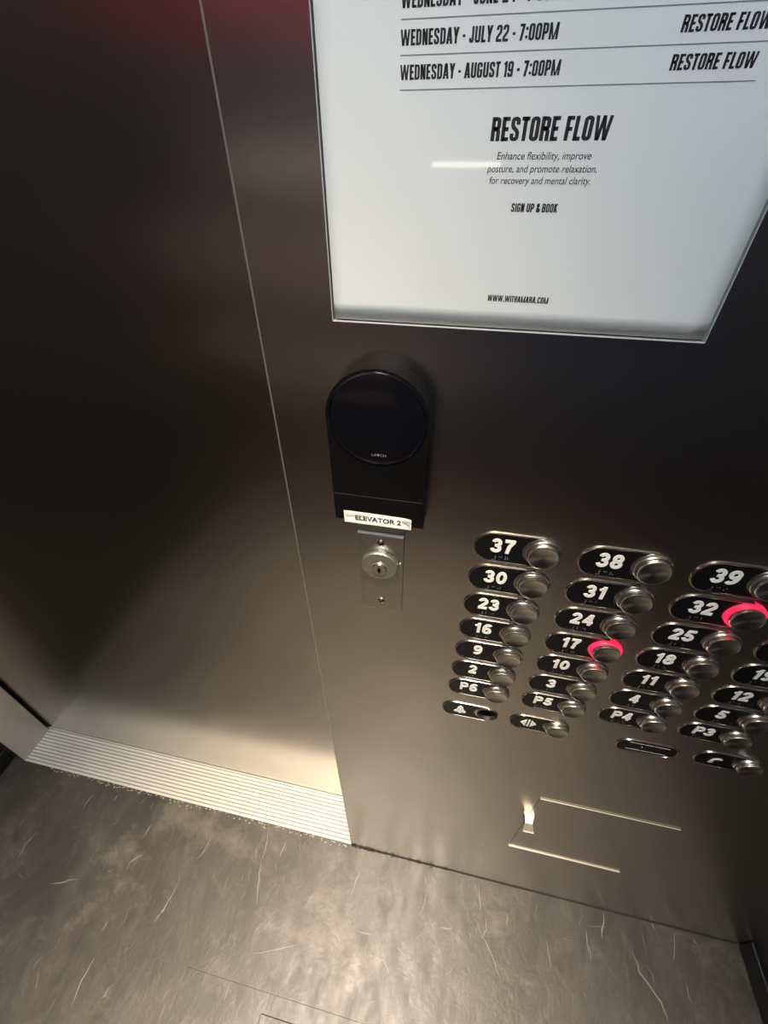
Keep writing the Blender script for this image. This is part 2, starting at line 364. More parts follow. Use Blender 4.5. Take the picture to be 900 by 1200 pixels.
# ------------------------------------------------------------------ lettering tools
def text_mesh(s, h, bold=0.0, sx=1.0, shear=0.0, depth=0.0, align='CENTER', width=None, spacing=1.0):
    """mesh of the built-in font, capital height h, in the x-z plane facing -Y"""
    cu = bpy.data.curves.new('t', 'FONT'); cu.body = s; cu.align_x = align; cu.size = 1.0; cu.shear = shear
    cu.offset = bold; cu.resolution_u = 4; cu.space_character = spacing
    o = bpy.data.objects.new('t', cu); C.objects.link(o)
    dg = bpy.context.evaluated_depsgraph_get(); me = bpy.data.meshes.new_from_object(o.evaluated_get(dg), depsgraph=dg)
    bpy.data.objects.remove(o); bpy.data.curves.remove(cu)
    k = h / 0.729
    xs = [v.co.x for v in me.vertices]
    if width: sx = width / ((max(xs) - min(xs)) * k)
    mid = (max(xs) + min(xs)) / 2 if align == 'CENTER' else min(xs)
    for v in me.vertices:
        x, yv = v.co.x, v.co.y
        v.co = ((x - mid) * k * sx, -depth, yv * k)
    return me

# condensed poster capitals drawn as strokes, in units of the capital height
TS = 0.165; A_ = TS / 2
def rnd(pts, closed=False):
    out = []; n = len(pts)
    for i, p in enumerate(pts):
        r = p[2] if len(p) > 2 else 0
        if not r: out.append((p[0], p[1])); continue
        c = Vector(p[:2]); a = Vector(pts[i - 1][:2]); b = Vector(pts[(i + 1) % n][:2])
        u = (a - c); v = (b - c); ru = min(r, u.length * 0.5); rv = min(r, v.length * 0.5)
        p0 = c + u.normalized() * ru; p1 = c + v.normalized() * rv
        for t in (0, 0.25, 0.5, 0.75, 1): q = p0 * (1 - t) ** 2 + c * 2 * t * (1 - t) + p1 * t * t; out.append((q.x, q.y))
    return out
def stroke(quads, pts, closed=False, t=TS):
    pts = rnd(pts, closed); n = len(pts); L_, R_ = [], []
    for i in range(n):
        p = Vector(pts[i]); a = Vector(pts[i - 1]) if (closed or i) else None; b = Vector(pts[(i + 1) % n]) if (closed or i < n - 1) else None
        d1 = (p - a).normalized() if a is not None else (b - p).normalized(); d2 = (b - p).normalized() if b is not None else d1
        n1 = Vector((-d1.y, d1.x)); n2 = Vector((-d2.y, d2.x)); m_ = (n1 + n2)
        if m_.length < 1e-4: m_ = n1
        m_.normalize(); k = min(1 / max(m_.dot(n1), 0.4), 2.0)
        L_.append(p + m_ * k * t / 2); R_.append(p - m_ * k * t / 2)
    for i in range(n if closed else n - 1):
        j = (i + 1) % n; quads.append([L_[i], L_[j], R_[j], R_[i]])
def dg(quads, x0, y0, x1, y1, t=TS * 1.05):
    quads.append([Vector((x0 - t / 2, y0)), Vector((x0 + t / 2, y0)), Vector((x1 + t / 2, y1)), Vector((x1 - t / 2, y1))])
def glyph(ch):
    q = []; w_ = 0.40; l, r, T, B = A_, 0.40 - A_, 1 - A_, A_; c = 0.11; S = lambda *p, closed=False: stroke(q, list(p), closed)
    if ch == ' ': return q, 0.16
    if ch == 'R': S((l, 0), (l, 1)); S((l, T), (r, T, c), (r, .52, c), (l, .52)); S((l + .05, .52), (r, .46, c), (r, 0))
    elif ch == 'E': w_ = .33; S((l, 0), (l, 1)); S((l, T), (w_, T)); S((l, .5), (w_ - .03, .5)); S((l, B), (w_, B))
    elif ch == 'F': w_ = .32; S((l, 0), (l, 1)); S((l, T), (w_, T)); S((l, .48), (w_ - .03, .48))
    elif ch == 'L': w_ = .31; S((l, 0), (l, 1)); S((l, B), (w_, B))
    elif ch == 'S': S((r, .68), (r, T, c), (l, T, c), (l, .60, c), (r, .40, c), (r, B, c), (l, B, c), (l, .32))
    elif ch == 'T': w_ = .34; S((0, T), (w_, T)); S((w_ / 2, 0), (w_ / 2, 1))
    elif ch in 'O0': S((l, B, c), (l, T, c), (r, T, c), (r, B, c), closed=True)
    elif ch == 'W': w_ = .70; dg(q, .07, 1, .18, 0, .14); dg(q, .34, 1, .22, 0, .13); dg(q, .36, 1, .48, 0, .13); dg(q, .63, 1, .52, 0, .14)
    elif ch == 'D': S((l, B), (l, T), (r, T, c * 1.2), (r, B, c * 1.2), closed=True)
    elif ch == 'N': S((l, 0), (l, 1)); S((r, 0), (r, 1)); dg(q, l, 1, r, 0)
    elif ch == 'A': w_ = .43; dg(q, .07, 0, .20, 1); dg(q, .36, 0, .23, 1); q.append([Vector((.1, .2)), Vector((.33, .2)), Vector((.31, .31)), Vector((.12, .31))])
    elif ch == 'Y': dg(q, .07, 1, .2, .42); dg(q, .33, 1, .2, .42); S((.2, 0), (.2, .46))
    elif ch == 'J': w_ = .34; S((w_ - A_, 1), (w_ - A_, B, c), (l, B, c), (l, .3))
    elif ch == 'U': S((l, 1), (l, B, c), (r, B, c), (r, 1))
    elif ch == '2': S((l, .70), (l, T, c), (r, T, c), (r, .58, .08), (l, .26, .05), (l, B), (.4, B))
    elif ch == '7': w_ = .36; S((0, T), (w_ - A_, T)); dg(q, w_ - A_, 1, .13, 0)
    elif ch == 'P': S((l, 0), (l, 1)); S((l, T), (r, T, c), (r, .42, c), (l, .42))
    elif ch == 'M': w_ = .62; S((l, 0), (l, 1)); S((w_ - A_, 0), (w_ - A_, 1)); dg(q, l + .02, 1, .29, .0, .11); dg(q, w_ - A_ - .02, 1, .33, 0, .11)
    elif ch == 'G': S((r, .68), (r, T, c), (l, T, c), (l, B, c), (r, B, c), (r, .47), (.2, .47))
    elif ch == 'C': S((r, .68), (r, T, c), (l, T, c), (l, B, c), (r, B, c), (r, .32))
    elif ch == '1': w_ = .24; S((w_ - A_, 0), (w_ - A_, 1)); S((.0, .84), (.14, .86))
    elif ch == '9': S((r, .42), (l, .42, c), (l, T, c), (r, T, c), (r, B, c), (l, B, c), (l, .26))
    elif ch == '4': w_ = .41; S((.30, 0), (.30, 1)); dg(q, .28, 1, .07, .26); S((.01, .24), (.41, .24))
    elif ch == 'I': w_ = TS; S((l, 0), (l, 1))
    elif ch == 'H': S((l, 0), (l, 1)); S((r, 0), (r, 1)); S((l, .5), (r, .5))
    elif ch == 'K': S((l, 0), (l, 1)); dg(q, .34, 1, .10, .45); dg(q, .17, .55, .34, 0)
    elif ch == 'B': S((l, 0), (l, 1)); S((l, T), (r, T, c), (r, .52, c), (l, .52)); S((l, .52), (r, .52, c), (r, B, c), (l, B))
    elif ch == '&': S((.40, .42), (.34, B, c), (l, B, c), (l, .42, .07), (.27, .66, .06), (.27, T, .06), (.10, T, .06), (.10, .72, .05), (.36, 0))
    elif ch == '-': w_ = .20; S((0, .45), (w_, .45))
    elif ch == ':': w_ = TS; S((l, .12), (l, .30)); S((l, .62), (l, .80))
    elif ch == '.': w_ = TS; S((l, 0), (l, .15))
    return q, w_
def caps_mesh(s, h, width, align='LEFT'):
    x = 0; allq = []
    for ch in s:
        q, w_ = glyph(ch)
        allq += [[(v.x + x, v.y) for v in f] for f in q]; x += w_ + 0.055
    tot = x - 0.055; k = width / tot; off = 0 if align == 'LEFT' else (-tot / 2)
    bm = bmesh.new(); n_ = 0
    for f in allq:
        vs = [bm.verts.new(((px + off) * k, 0, py * h)) for px, py in f]
        fc = bm.faces.new(vs); fc.normal_update()
        if fc.normal.y > 0: fc.normal_flip()
    me = bpy.data.meshes.new('lettering'); bm.to_mesh(me); bm.free()
    return me

# ------------------------------------------------------------------ timetable notice in a clear sleeve
m_paper = mat('notice_paper', (0.75, 0.775, 0.77), 0.55, spec=0.3, noise=((6, 1, 5), 0.97, 1.02, 2))
m_ink = mat('black_ink', (0.010, 0.010, 0.014), 0.6)
m_rule = mat('grey_rule', (0.22, 0.23, 0.25), 0.6)
def glass_like(name, tint=(1, 1, 1), rough=0.04, rim=False):
    m = bpy.data.materials.new(name); m.use_nodes = True; nt = m.node_tree
    for nd in list(nt.nodes):
        if nd.type == 'BSDF_PRINCIPLED': nt.nodes.remove(nd)
    out = [nd for nd in nt.nodes if nd.type == 'OUTPUT_MATERIAL'][0]
    tr = nt.nodes.new('ShaderNodeBsdfTransparent'); tr.inputs[0].default_value = (*tint, 1)
    gl = nt.nodes.new('ShaderNodeBsdfGlossy'); gl.inputs['Roughness'].default_value = rough
    ge = nt.nodes.new('ShaderNodeNewGeometry'); dt = nt.nodes.new('ShaderNodeVectorMath'); dt.operation = 'DOT_PRODUCT'
    nt.links.new(ge.outputs['Incoming'], dt.inputs[0]); nt.links.new(ge.outputs['True Normal'], dt.inputs[1])
    def mth(op, a, b):
        k = nt.nodes.new('ShaderNodeMath'); k.operation = op
        for i, v in enumerate((a, b)):
            if v is None: continue
            if isinstance(v, (int, float)): k.inputs[i].default_value = v
            else: nt.links.new(v, k.inputs[i])
        return k.outputs[0]
    fr = mth('MULTIPLY_ADD', mth('POWER', mth('SUBTRACT', 1.0, mth('ABSOLUTE', dt.outputs['Value'], None)), 5.0), 0.7)
    fr.node.inputs[2].default_value = 0.05        # Schlick's reflectance of a thin clear film, same from both sides
    mx = nt.nodes.new('ShaderNodeMixShader'); nt.links.new(fr, mx.inputs[0])
    nt.links.new(tr.outputs[0], mx.inputs[1]); nt.links.new(gl.outputs[0], mx.inputs[2]); nt.links.new(mx.outputs[0], out.inputs[0])
    return m
m_clear = glass_like('clear_sleeve')
m_edge = mat('sleeve_edge', (0.42, 0.45, 0.46), 0.25, spec=0.6)
hp = 0.004
pX0, pX1, pZ0, pZ1 = -0.0947, 0.1330, -0.0838, 0.205
a = P(pX0, pZ0, hp); b_ = P(pX1, pZ0, hp)
nt_ = empty('notice', ((a.x + b_.x) / 2, D, a.z), 'large white printed notice with class dates in a clear plastic sleeve', 'notice')
cx0 = (a.x + b_.x) / 2; cz0 = a.z
def rel(v): return (v.x - cx0, v.y - D, v.z - cz0)
bm = bmesh.new()      # gently bowed paper sheet
NX, NZ = 24, 28
W_ = b_.x - a.x; Ht = 0.28
grid = []
for j in range(NZ + 1):
    row = []
    for i in range(NX + 1):
        u, v = i / NX, j / NZ
        x = -W_ / 2 + 0.0012 + u * (W_ - 0.0024); z = 0.0014 + v * Ht
        row.append(bm.verts.new((x, -0.0026, z)))
    grid.append(row)
for j in range(NZ):
    for i in range(NX): bm.faces.new((grid[j][i], grid[j][i + 1], grid[j + 1][i + 1], grid[j + 1][i]))
sheet = link('sheet', bm, m_paper, nt_, True)
so = sheet.modifiers.new('thick', 'SOLIDIFY'); so.thickness = 0.0004
# sleeve: clear front, pale rim on the visible sides
bm = bmesh.new(); bm.faces.new([bm.verts.new(v) for v in ((-W_ / 2, -0.0040, 0.0), (W_ / 2, -0.0040, 0.0), (W_ / 2, -0.0040, Ht + 0.008), (-W_ / 2, -0.0040, Ht + 0.008))])
link('sleeve', bm, m_clear, nt_)
rm = bmesh.new()
box(rm, -W_ / 2, W_ / 2, -0.0042, -0.0002, -0.0002, 0.0003, bev=0.0001)
box(rm, -W_ / 2 - 0.0002, -W_ / 2 + 0.0003, -0.0042, -0.0002, 0.0003, Ht + 0.008, bev=0.0001)
box(rm, W_ / 2 - 0.0003, W_ / 2 + 0.0002, -0.0042, -0.0002, 0.0003, Ht + 0.008, bev=0.0001)
bmesh.ops.recalc_face_normals(rm, faces=rm.faces)
link('sleeve_rim', rm, m_edge, nt_)
hs = 0.0030
def put(me, x, z, m=m_ink, name='lettering'):
    me.materials.clear(); me.materials.append(m)
    p = P(x, z, hs); r_ = rel(p)
    return mesh_obj(name, me, sheet, (r_[0], -0.00268, r_[2]))
k_ = (D - hs) / D
for s, z in (('WEDNESDAY - JUNE 24 - 7:00PM', 0.0527), ('WEDNESDAY - JULY 22 - 7:00PM', 0.0411), ('WEDNESDAY - AUGUST 19 - 7:00PM', 0.0297)):
    wd = {0.0527: 0.0715, 0.0411: 0.0700, 0.0297: 0.0735}[z]
    put(caps_mesh(s, 0.0051, wd), -0.0516, z)
    put(caps_mesh('RESTORE FLOW', 0.0050, 0.0335), 0.0692, z + 0.0004)
for z in (0.0494, 0.0380, 0.0262):
    bm = bmesh.new(); box(bm, 0, 0.1555, -0.00002, 0, -0.00018, 0.00018)
    me = bmesh_to('rule_line', bm, m_rule); put(me, -0.0516, z, m_rule, 'rule_line')
put(caps_mesh('RESTORE FLOW', 0.0089, 0.0555, 'C'), 0.0231, 0.0069)
for s, z, wd in (('Enhance flexibility, improve', -0.0002, 0.0452), ('posture, and promote relaxation,', -0.0053, 0.0535), ('for recovery and mental clarity.', -0.0101, 0.0500)):
    put(text_mesh(s, 0.0031, 0.003, width=wd, shear=0.12), 0.0224, z, m_ink)
put(caps_mesh('SIGN UP & BOOK', 0.0038, 0.0236, 'C'), 0.0224, -0.0221)
put(caps_mesh('WWW.WITHAMARA.COM', 0.0034, 0.0352, 'C'), 0.0224, -0.0668)

# ------------------------------------------------------------------ round-topped black card reader
m_rbody = mat('reader_plastic', (0.004, 0.004, 0.004), 0.40, spec=0.14)
m_rlens = mat('reader_gloss', (0.003, 0.003, 0.005), 0.12, spec=0.4, coat=0.25)
RX, RZ, RR, RD = -0.0612, H - 0.1459, 0.0386, 0.018
rd = empty('card_reader', (RX, D, RZ - 0.098), 'black round-topped card reader with a glossy disc face above the key switch', 'card reader')
def arch(r, zb, n=40, inset=0.0):
    pts = [(r * math.cos(math.pi * k / n), 0.098 + r * math.sin(math.pi * k / n)) for k in range(n + 1)]
    return pts + [(-r * 1.005, zb), (r * 1.005, zb)]
bm = bmesh.new(); prism(bm, arch(RR, 0.0), 0.0, -RD, bev=0.0022, seg=4)
link('body', bm, m_rbody, rd)
bm = bmesh.new(); lathe(bm, [(0.0365, RD - 0.0005), (0.0365, RD + 0.0004), (0.0358, RD + 0.0009), (0.0350, RD + 0.0004), (0.0346, RD + 0.0001), (0.030, RD + 0.0006), (0.020, RD + 0.0011), (0.0, RD + 0.0014)], 64)
o = link('disc_face', bm, m_rlens, rd, True); o.location = (0, 0, 0.0985)
boxo('seam', (-RR + 0.0015, RR - 0.0015, -RD - 0.00012, -RD + 0.001, 0.0285, 0.0290), mat('seam_grey', (0.03, 0.03, 0.03), 0.5), rd)
me = text_mesh('LATCH', 0.0023, 0.01, sx=1.15); me.materials.append(mat('faint_grey_print', (0.16, 0.16, 0.17), 0.5))
o = mesh_obj('lettering', me, rd, (0.0015, -RD - 0.0016, 0.0700)); tag(o, 'faint grey maker lettering')
# label sticker on the reader
st = empty('label_sticker', (0, 0, 0), 'small white sticker reading ELEVATOR 2 on the black card reader', 'sticker')
a = P(-0.0973, -0.2620, RD); b_ = P(-0.0345, -0.2440, RD)
bm = bmesh.new(); N_ = 20
vsb = []
wS = b_.x - a.x; hS = 0.0122
top, bot = [], []
for i in range(N_ + 1):
    u = i / N_; x = a.x + wS * u
    lift = 0.0010 * max(0, (u - 0.84) / 0.16) ** 2 + 0.0006 * max(0, (0.10 - u) / 0.10) ** 2
    bot.append(bm.verts.new((x, a.y - 0.0002, a.z + 0.0004))); top.append(bm.verts.new((x, a.y - 0.0002 - lift, a.z + hS + 0.0012 - 0.0008 * u)))
for i in range(N_): bm.faces.new((bot[i], bot[i + 1], top[i + 1], top[i]))
o = link('sticker_sheet', bm, mat('sticker_white', (0.95, 0.93, 0.86), 0.45), st); so = o.modifiers.new('t', 'SOLIDIFY'); so.thickness = 0.00015
me = text_mesh('ELEVATOR 2', 0.0050, 0.022, width=wS * 0.68); me.materials.append(m_ink)
o = mesh_obj('lettering', me, st, ((a.x + b_.x) / 2 + 0.0005, a.y - 0.00045, a.z + 0.0046))
for (u0, z0, u1, z1) in ((0.03, 0.0098, 0.30, 0.0118), (0.86, 0.0104, 0.97, 0.0068), (0.88, 0.0112, 0.99, 0.0092)):
    bm = bmesh.new()
    p0 = Vector((a.x + wS * u0, a.y - 0.0012, a.z + z0)); p1 = Vector((a.x + wS * u1, a.y - 0.0012, a.z + z1))
    pm = (p0 + p1) / 2 + Vector((0, 0, 0.0006))
    tube(bm, [p0, pm, p1], 0.00022, 5, closed=False); link('crease', bm, mat('crease_grey', (0.25, 0.23, 0.2), 0.6), st)

# ------------------------------------------------------------------ key switch on its narrow plate
m_plate = mat('satin_nickel', (0.60, 0.57, 0.50), 0.34, 1.0, noise=((60, 3, 60), 0.93, 1.05, 3))
m_nick = mat('bright_nickel', (0.78, 0.74, 0.64), 0.26, 1.0)
kx0, kx1, kz0, kz1 = -0.0838, -0.0400, -0.3810, -0.2440
kp = empty('key_switch', ((kx0 + kx1) / 2, D, H + kz0), 'brushed metal key switch on a narrow screwed plate under the card reader', 'key switch')
kw = kx1 - kx0
def kr(z): return z - kz0
boxo('plate', (-kw / 2, kw / 2, -0.0020, 0, 0, kr(kz1)), m_plate, kp, bev=0.0008)
boxo('top_lip', (-kw / 2 - 0.0003, kw / 2 - 0.0003, -0.0046, -0.0018, kr(-0.2700), kr(-0.2672)), m_cream, kp, bev=0.0005)
cxk = -0.0630 - (kx0 + kx1) / 2; czk = kr(-0.3085)
bm = bmesh.new(); lathe(bm, [(0.0180, 0.001), (0.0180, 0.0066), (0.0172, 0.0076), (0.0088, 0.0077), (0.0086, 0.0070), (0.0, 0.0068)], 56)
cy = link('lock_collar', bm, mat('dull_nickel', (0.48, 0.45, 0.39), 0.42, 0.9), kp, True); cy.location = (cxk, 0, czk)
bm = bmesh.new(); lathe(bm, [(0.0080, 0.004), (0.0080, 0.0082), (0.0072, 0.0090), (0.0, 0.0090)], 40)
pg = link('lock_plug', bm, m_nick, cy); pg.location = (0, 0, -0.0035)
bm = bmesh.new(); box(bm, -0.0009, 0.0009, -0.0093, -0.0070, -0.0040, 0.0034); box(bm, -0.0018, 0.0018, -0.0093, -0.0070, -0.0010, 0.0012)
o = link('keyhole', bm, m_gap, cy); o.location = (0, 0, -0.0035)
bm = bmesh.new(); lathe(bm, [(0.0014, 0.001), (0.0014, 0.0030), (0.0, 0.0034)], 14)
o = link('index_pin', bm, m_nick, kp, True); o.location = (cxk + 0.0196, 0, czk + 0.0015)
bm = bmesh.new(); lathe(bm, [(0.0038, 0.0012), (0.0038, 0.0026), (0.0028, 0.0036), (0.0014, 0.0038), (0.0013, 0.0028), (0.0, 0.0028)], 24)
me_screw = bmesh_to('screw', bm, m_nick, True)
bm = bmesh.new(); box(bm, -0.0020, 0.0020, -0.00392, -0.0030, -0.0003, 0.0003); box(bm, -0.0003, 0.0003, -0.00392, -0.0030, -0.0020, 0.0020)
me_slot = bmesh_to('screw_slot', bm, m_gap)
for z in (-0.2815, -0.3665):
    s_ = mesh_obj('screw', me_screw, kp, (cxk + 0.0005, 0, kr(z))); mesh_obj('screw_slot', me_slot, s_)

# ------------------------------------------------------------------ floor buttons
m_inlay = mat('black_inlay', (0.006, 0.006, 0.006), 0.28, spec=0.3)
m_rim = mat('pill_rim', (0.42, 0.40, 0.36), 0.25, 1.0)
m_num = mat('raised_white_numeral', (0.92, 0.90, 0.82), 0.5)
m_collar = mat('button_collar', (0.60, 0.56, 0.50), 0.30, 1.0)
m_cap = mat('button_cap', (0.60, 0.56, 0.50), 0.30, 1.0)
m_braille = mat('braille_bead', (0.10, 0.10, 0.12), 0.2, spec=0.8)
m_red = mat('red_light_ring', (0.6, 0.02, 0.05), 0.4, emis=(1.0, 0.012, 0.065), estr=1.5)
# conical brushed face of the cap
nt = m_cap.node_tree; bs = nt.nodes['Principled BSDF']; bs.inputs['Anisotropic'].default_value = 0.7
tg = nt.nodes.new('ShaderNodeTangent'); tg.direction_type = 'RADIAL'; tg.axis = 'Y'; nt.links.new(tg.outputs[0], bs.inputs['Tangent'])

PH = 0.0172                    # half height of the pill
BXO = 0.0590                   # button centre from the left end of the pill
def pill(x0, x1, hh, n=14):
    pts = [(x0 + hh - hh * math.sin(math.pi * k / n), hh * math.cos(math.pi * k / n)) for k in range(n + 1)]
    pts += [(x1 - hh + hh * math.sin(math.pi * k / n), -hh * math.cos(math.pi * k / n)) for k in range(n + 1)]
    return pts
def inlay_pts(hh, br, n=14):   # pill left part with a round bite for the button
    pts = [(hh - hh * math.sin(math.pi * k / n), hh * math.cos(math.pi * k / n)) for k in range(n + 1)]
    pts = [(x + 0.0008, z) for x, z in pts]
    a0 = math.asin(min(0.98, hh / (br + 0.003)))
    bite = [(BXO - (br + 0.003) * math.cos(a0 * (1 - 2 * k / 12)), -(br + 0.003) * math.sin(a0 * (1 - 2 * k / 12))) for k in range(13)]
    return pts + bite
def make_pill_meshes(hh, br, x1=None):
    x1 = x1 or BXO + br + 0.0035
    bm = bmesh.new(); tube(bm, [(BXO - 0.001, -0.0006, -hh)] + [(x, -0.0006, z) for x, z in reversed(pill(0, x1, hh)[:15])] + [(BXO - 0.001, -0.0006, hh)], 0.0010, 8, closed=False); me_r = bmesh_to('rim', bm, m_rim, True)
    bm = bmesh.new(); prism(bm, inlay_pts(hh - 0.0009, br), 0.0, -0.0009, bev=0.0002, seg=1); me_i = bmesh_to('number_plate', bm, m_inlay)
    return me_r, me_i
BR = 0.0145
me_rim, me_inlay = make_pill_meshes(PH, BR)
bm = bmesh.new(); lathe(bm, [(BR + 0.0010, 0.0), (BR + 0.0008, 0.0022), (BR + 0.0002, 0.0030), (BR - 0.0008, 0.0032), (BR - 0.0010, 0.0026), (BR - 0.0010, 0.0)], 48)
me_collar = bmesh_to('collar', bm, m_collar, True)
bm = bmesh.new(); lathe(bm, [(BR + 0.0012, 0.0), (BR + 0.0012, 0.0018), (BR + 0.0004, 0.0034), (BR - 0.0006, 0.0036), (BR - 0.0010, 0.0030), (BR - 0.0010, 0.0)], 48)
me_redring = bmesh_to('light_ring', bm, m_red, True)
bm = bmesh.new(); lathe(bm, [(0.0134, 0.0), (0.0133, 0.0058), (0.0130, 0.0066), (0.0122, 0.0070), (0.0116, 0.0067), (0.0, 0.0064)], 56)
me_cap = bmesh_to('button_cap', bm, m_cap, True)
bm = bmesh.new(); lathe(bm, [(0.0007, 0.0), (0.0006, 0.0004), (0.0, 0.0006)], 8); me_dot = bmesh_to('dot', bm, m_braille, True)

BR_D = {'1': (0,), '2': (0, 1), '3': (0, 3), '4': (0, 3, 4), '5': (0, 4), '6': (0, 1, 3), '7': (0, 1, 3, 4), '8': (0, 1, 4), '9': (1, 3), '0': (1, 3, 4), '#': (2, 3, 4, 5), 'P': (0, 1, 2, 3)}
def braille(s):
    cells = ('P#' + s[1:]) if s[0] == 'P' else '#' + s
    bm = bmesh.new(); p = 0.0020; cw = 0.0055; x0 = -cw * (len(cells) - 1) / 2
    for i, c_ in enumerate(cells):
        for d in BR_D[c_]:
            cx, cz = x0 + i * cw + (d // 3) * p, -(d % 3) * p
            r = bmesh.ops.create_icosphere(bm, subdivisions=1, radius=0.00062)
            for v in r['verts']: v.co = Vector((v.co.x + cx, v.co.y * 0.8, v.co.z + cz))
    return bmesh_to('braille_dots', bm, m_braille)

ROW0, RP = H - 0.2680, 0.04065
COLX = [0.0238, 0.1135, 0.2035, 0.2925]
names = [['37', '30', '23', '16', '9', '2', 'P6'], ['38', '31', '24', '17', '10', '3', 'P5'], ['39', '32', '25', '18', '11', '4', 'P4'], ['40', '33', '26', '19', '12', '5', 'P3']]
def arc(cx, cy, rx, ry, a0, a1, n=16):
    return [(cx + rx * math.cos(math.radians(a0 + (a1 - a0) * k / n)), cy + ry * math.sin(math.radians(a0 + (a1 - a0) * k / n))) for k in range(n + 1)]
NT = 0.205
def digit(ch):
    q = []; w_ = 0.62
    S = lambda pts, closed=False, t=NT: stroke(q, pts, closed, t)
    if ch == '0': S(arc(.31, .5, .205, .40, 0, 360, 24)[:-1], True)
    elif ch == '1': w_ = .46; S([(.30, 0), (.30, 1)]); S([(.04, .72), (.16, .76), (.28, .90)], t=.15)
    elif ch == '2': S(arc(.30, .69, .195, .21, 175, -40) + [(.12, .12)]); S([(.02, .095), (.58, .095)])
    elif ch == '3': S(arc(.29, .70, .18, .20, 165, -85)); S(arc(.29, .30, .205, .205, 85, -168)); S([(.20, .51), (.32, .51)], t=.17)
    elif ch == '4': dg(q, .10, .28, .40, 1, .2); S([(.01, .28), (.61, .28)], t=.17); S([(.43, 0), (.43, .99)])
    elif ch == '5': S([(.14, .905), (.56, .905)], t=.19); S([(.19, .93), (.12, .47)], t=.18); S(arc(.29, .33, .21, .225, 140, -165))
    elif ch == '6': S(arc(.31, .31, .205, .215, 0, 360, 24)[:-1], True); S(arc(.36, .50, .255, .40, 190, 55))
    elif ch == '7': S([(.02, .90), (.58, .90)]); S([(.50, .90), (.30, .5), (.24, 0)])
    elif ch == '8': S(arc(.31, .71, .175, .19, 0, 360, 24)[:-1], True); S(arc(.31, .30, .205, .205, 0, 360, 24)[:-1], True)
    elif ch == '9': S(arc(.31, .69, .205, .215, 0, 360, 24)[:-1], True); S(arc(.26, .50, .255, .40, 10, -125))
    elif ch == 'P': w_ = .66; S([(.11, 0), (.11, 1)]); S([(.11, .905, 0), (.54, .905, .2), (.54, .46, .2), (.11, .46, 0)], t=.19)
    return q, w_
def numeral(s):
    h = 0.0163; polys = []; x = 0
    for ch in s:
        q, w_ = digit(ch); polys += [[(v.x + x, v.y) for v in f] for f in q]; x += w_ + 0.075
    tot = x - 0.075; bm = bmesh.new(); k = 0.0208 / 1.315
    for i, f in enumerate(polys):
        pts = [((px - tot / 2) * k, py * h) for px, py in f]
        ar = sum(pts[j][0] * pts[(j + 1) % 4][1] - pts[(j + 1) % 4][0] * pts[j][1] for j in range(4)) / 2
        if abs(ar) < 1e-9: continue
        if ar < 0: pts.reverse()
        dpt = -0.0008 - 0.000012 * (i % 9)
        a_ = [bm.verts.new((x_, 0.0, z_)) for x_, z_ in pts]; b2 = [bm.verts.new((x_, dpt, z_)) for x_, z_ in pts]
        bm.faces.new(b2)
        for j in range(4): bm.faces.new((a_[j], a_[(j + 1) % 4], b2[(j + 1) % 4], b2[j]))
    return bmesh_to('numeral', bm, m_num)
def make_button(s, x, z, lit=False, label=None, group='floor buttons'):
    t = empty('floor_button', (x, D, z), label, 'elevator button', group)
    mesh_obj('rim', me_rim, t); mesh_obj('number_plate', me_inlay, t)
    mesh_obj('numeral', numeral(s), t, (0.0245, -0.0006, -0.0052))
    mesh_obj('braille_dots', braille(s), t, (0.0235, -0.0009, -0.0108))
    r_ = mesh_obj('light_ring' if lit else 'collar', me_redring if lit else me_collar, t, (BXO, 0, 0))
    if lit: r_['label'] = 'glowing red ring'
    mesh_obj('button_cap', me_cap, t, (BXO, 0, 0))
    return t
for ci, col in enumerate(names):
    for ri, s in enumerate(col):
        if s in ('40', '33'): continue
        lit = s in ('17', '32')
        where = '%s row, %s column of the buttons' % (('top', 'second', 'third', 'fourth', 'fifth', 'sixth', 'seventh')[ri], ('left', 'second', 'third', 'right')[ci])
        lb = '%s floor button marked %s, %s' % ('red-ringed lit' if lit else 'unlit', s, where)
        if s[0] == 'P': lb = 'parking level button marked %s, bottom of the %s column of numbered buttons' % (s, ('left', 'second', 'third', 'right')[ci])
        if s == '26': lb = 'floor button cut off by the picture edge, right of the 25 button, above 19'
        make_button(s, COLX[ci], ROW0 - RP * ri, lit, lb)

# service row
ROWS = H - 0.5700
me_rs, me_is = me_rim, me_inlay
def flat_poly(polys, name='symbol', depth=0.0007):
    bm = bmesh.new()
    for pts in polys: prism(bm, pts, 0.0, -depth)
    return bmesh_to(name, bm, m_num)
bell = [(x, z * 1.45) for x, z in [(-0.0078, -0.0042), (-0.0078, -0.0022), (-0.0045, 0.0002), (-0.0036, 0.0044), (-0.0018, 0.0058), (-0.0012, 0.0070), (0.0012, 0.0070), (0.0018, 0.0058), (0.0036, 0.0044), (0.0045, 0.0002), (0.0078, -0.0022), (0.0078, -0.0042), (0.0020, -0.0042), (0.0012, -0.0058), (-0.0012, -0.0058), (-0.0020, -0.0042)]]
t = empty('alarm_button', (0.0210, D, ROWS), 'black alarm plate with a white bell sign beside an empty bored hole', 'elevator button')
me_b = me_rs.copy()
mesh_obj('rim', me_rs, t); mesh_obj('number_plate', me_is, t); mesh_obj('bell_symbol', flat_poly([bell]), t, (0.0235, -0.0008, -0.0004))
bm = bmesh.new(); lathe(bm, [(HR + 0.0008, 0.0), (HR + 0.0008, 0.0012), (HR - 0.0002, 0.0016), (HR - 0.0002, -0.004)], 48)
link('collar', bm, m_collar, t, True).location = (HX - 0.0210, 0, HZ - ROWS)

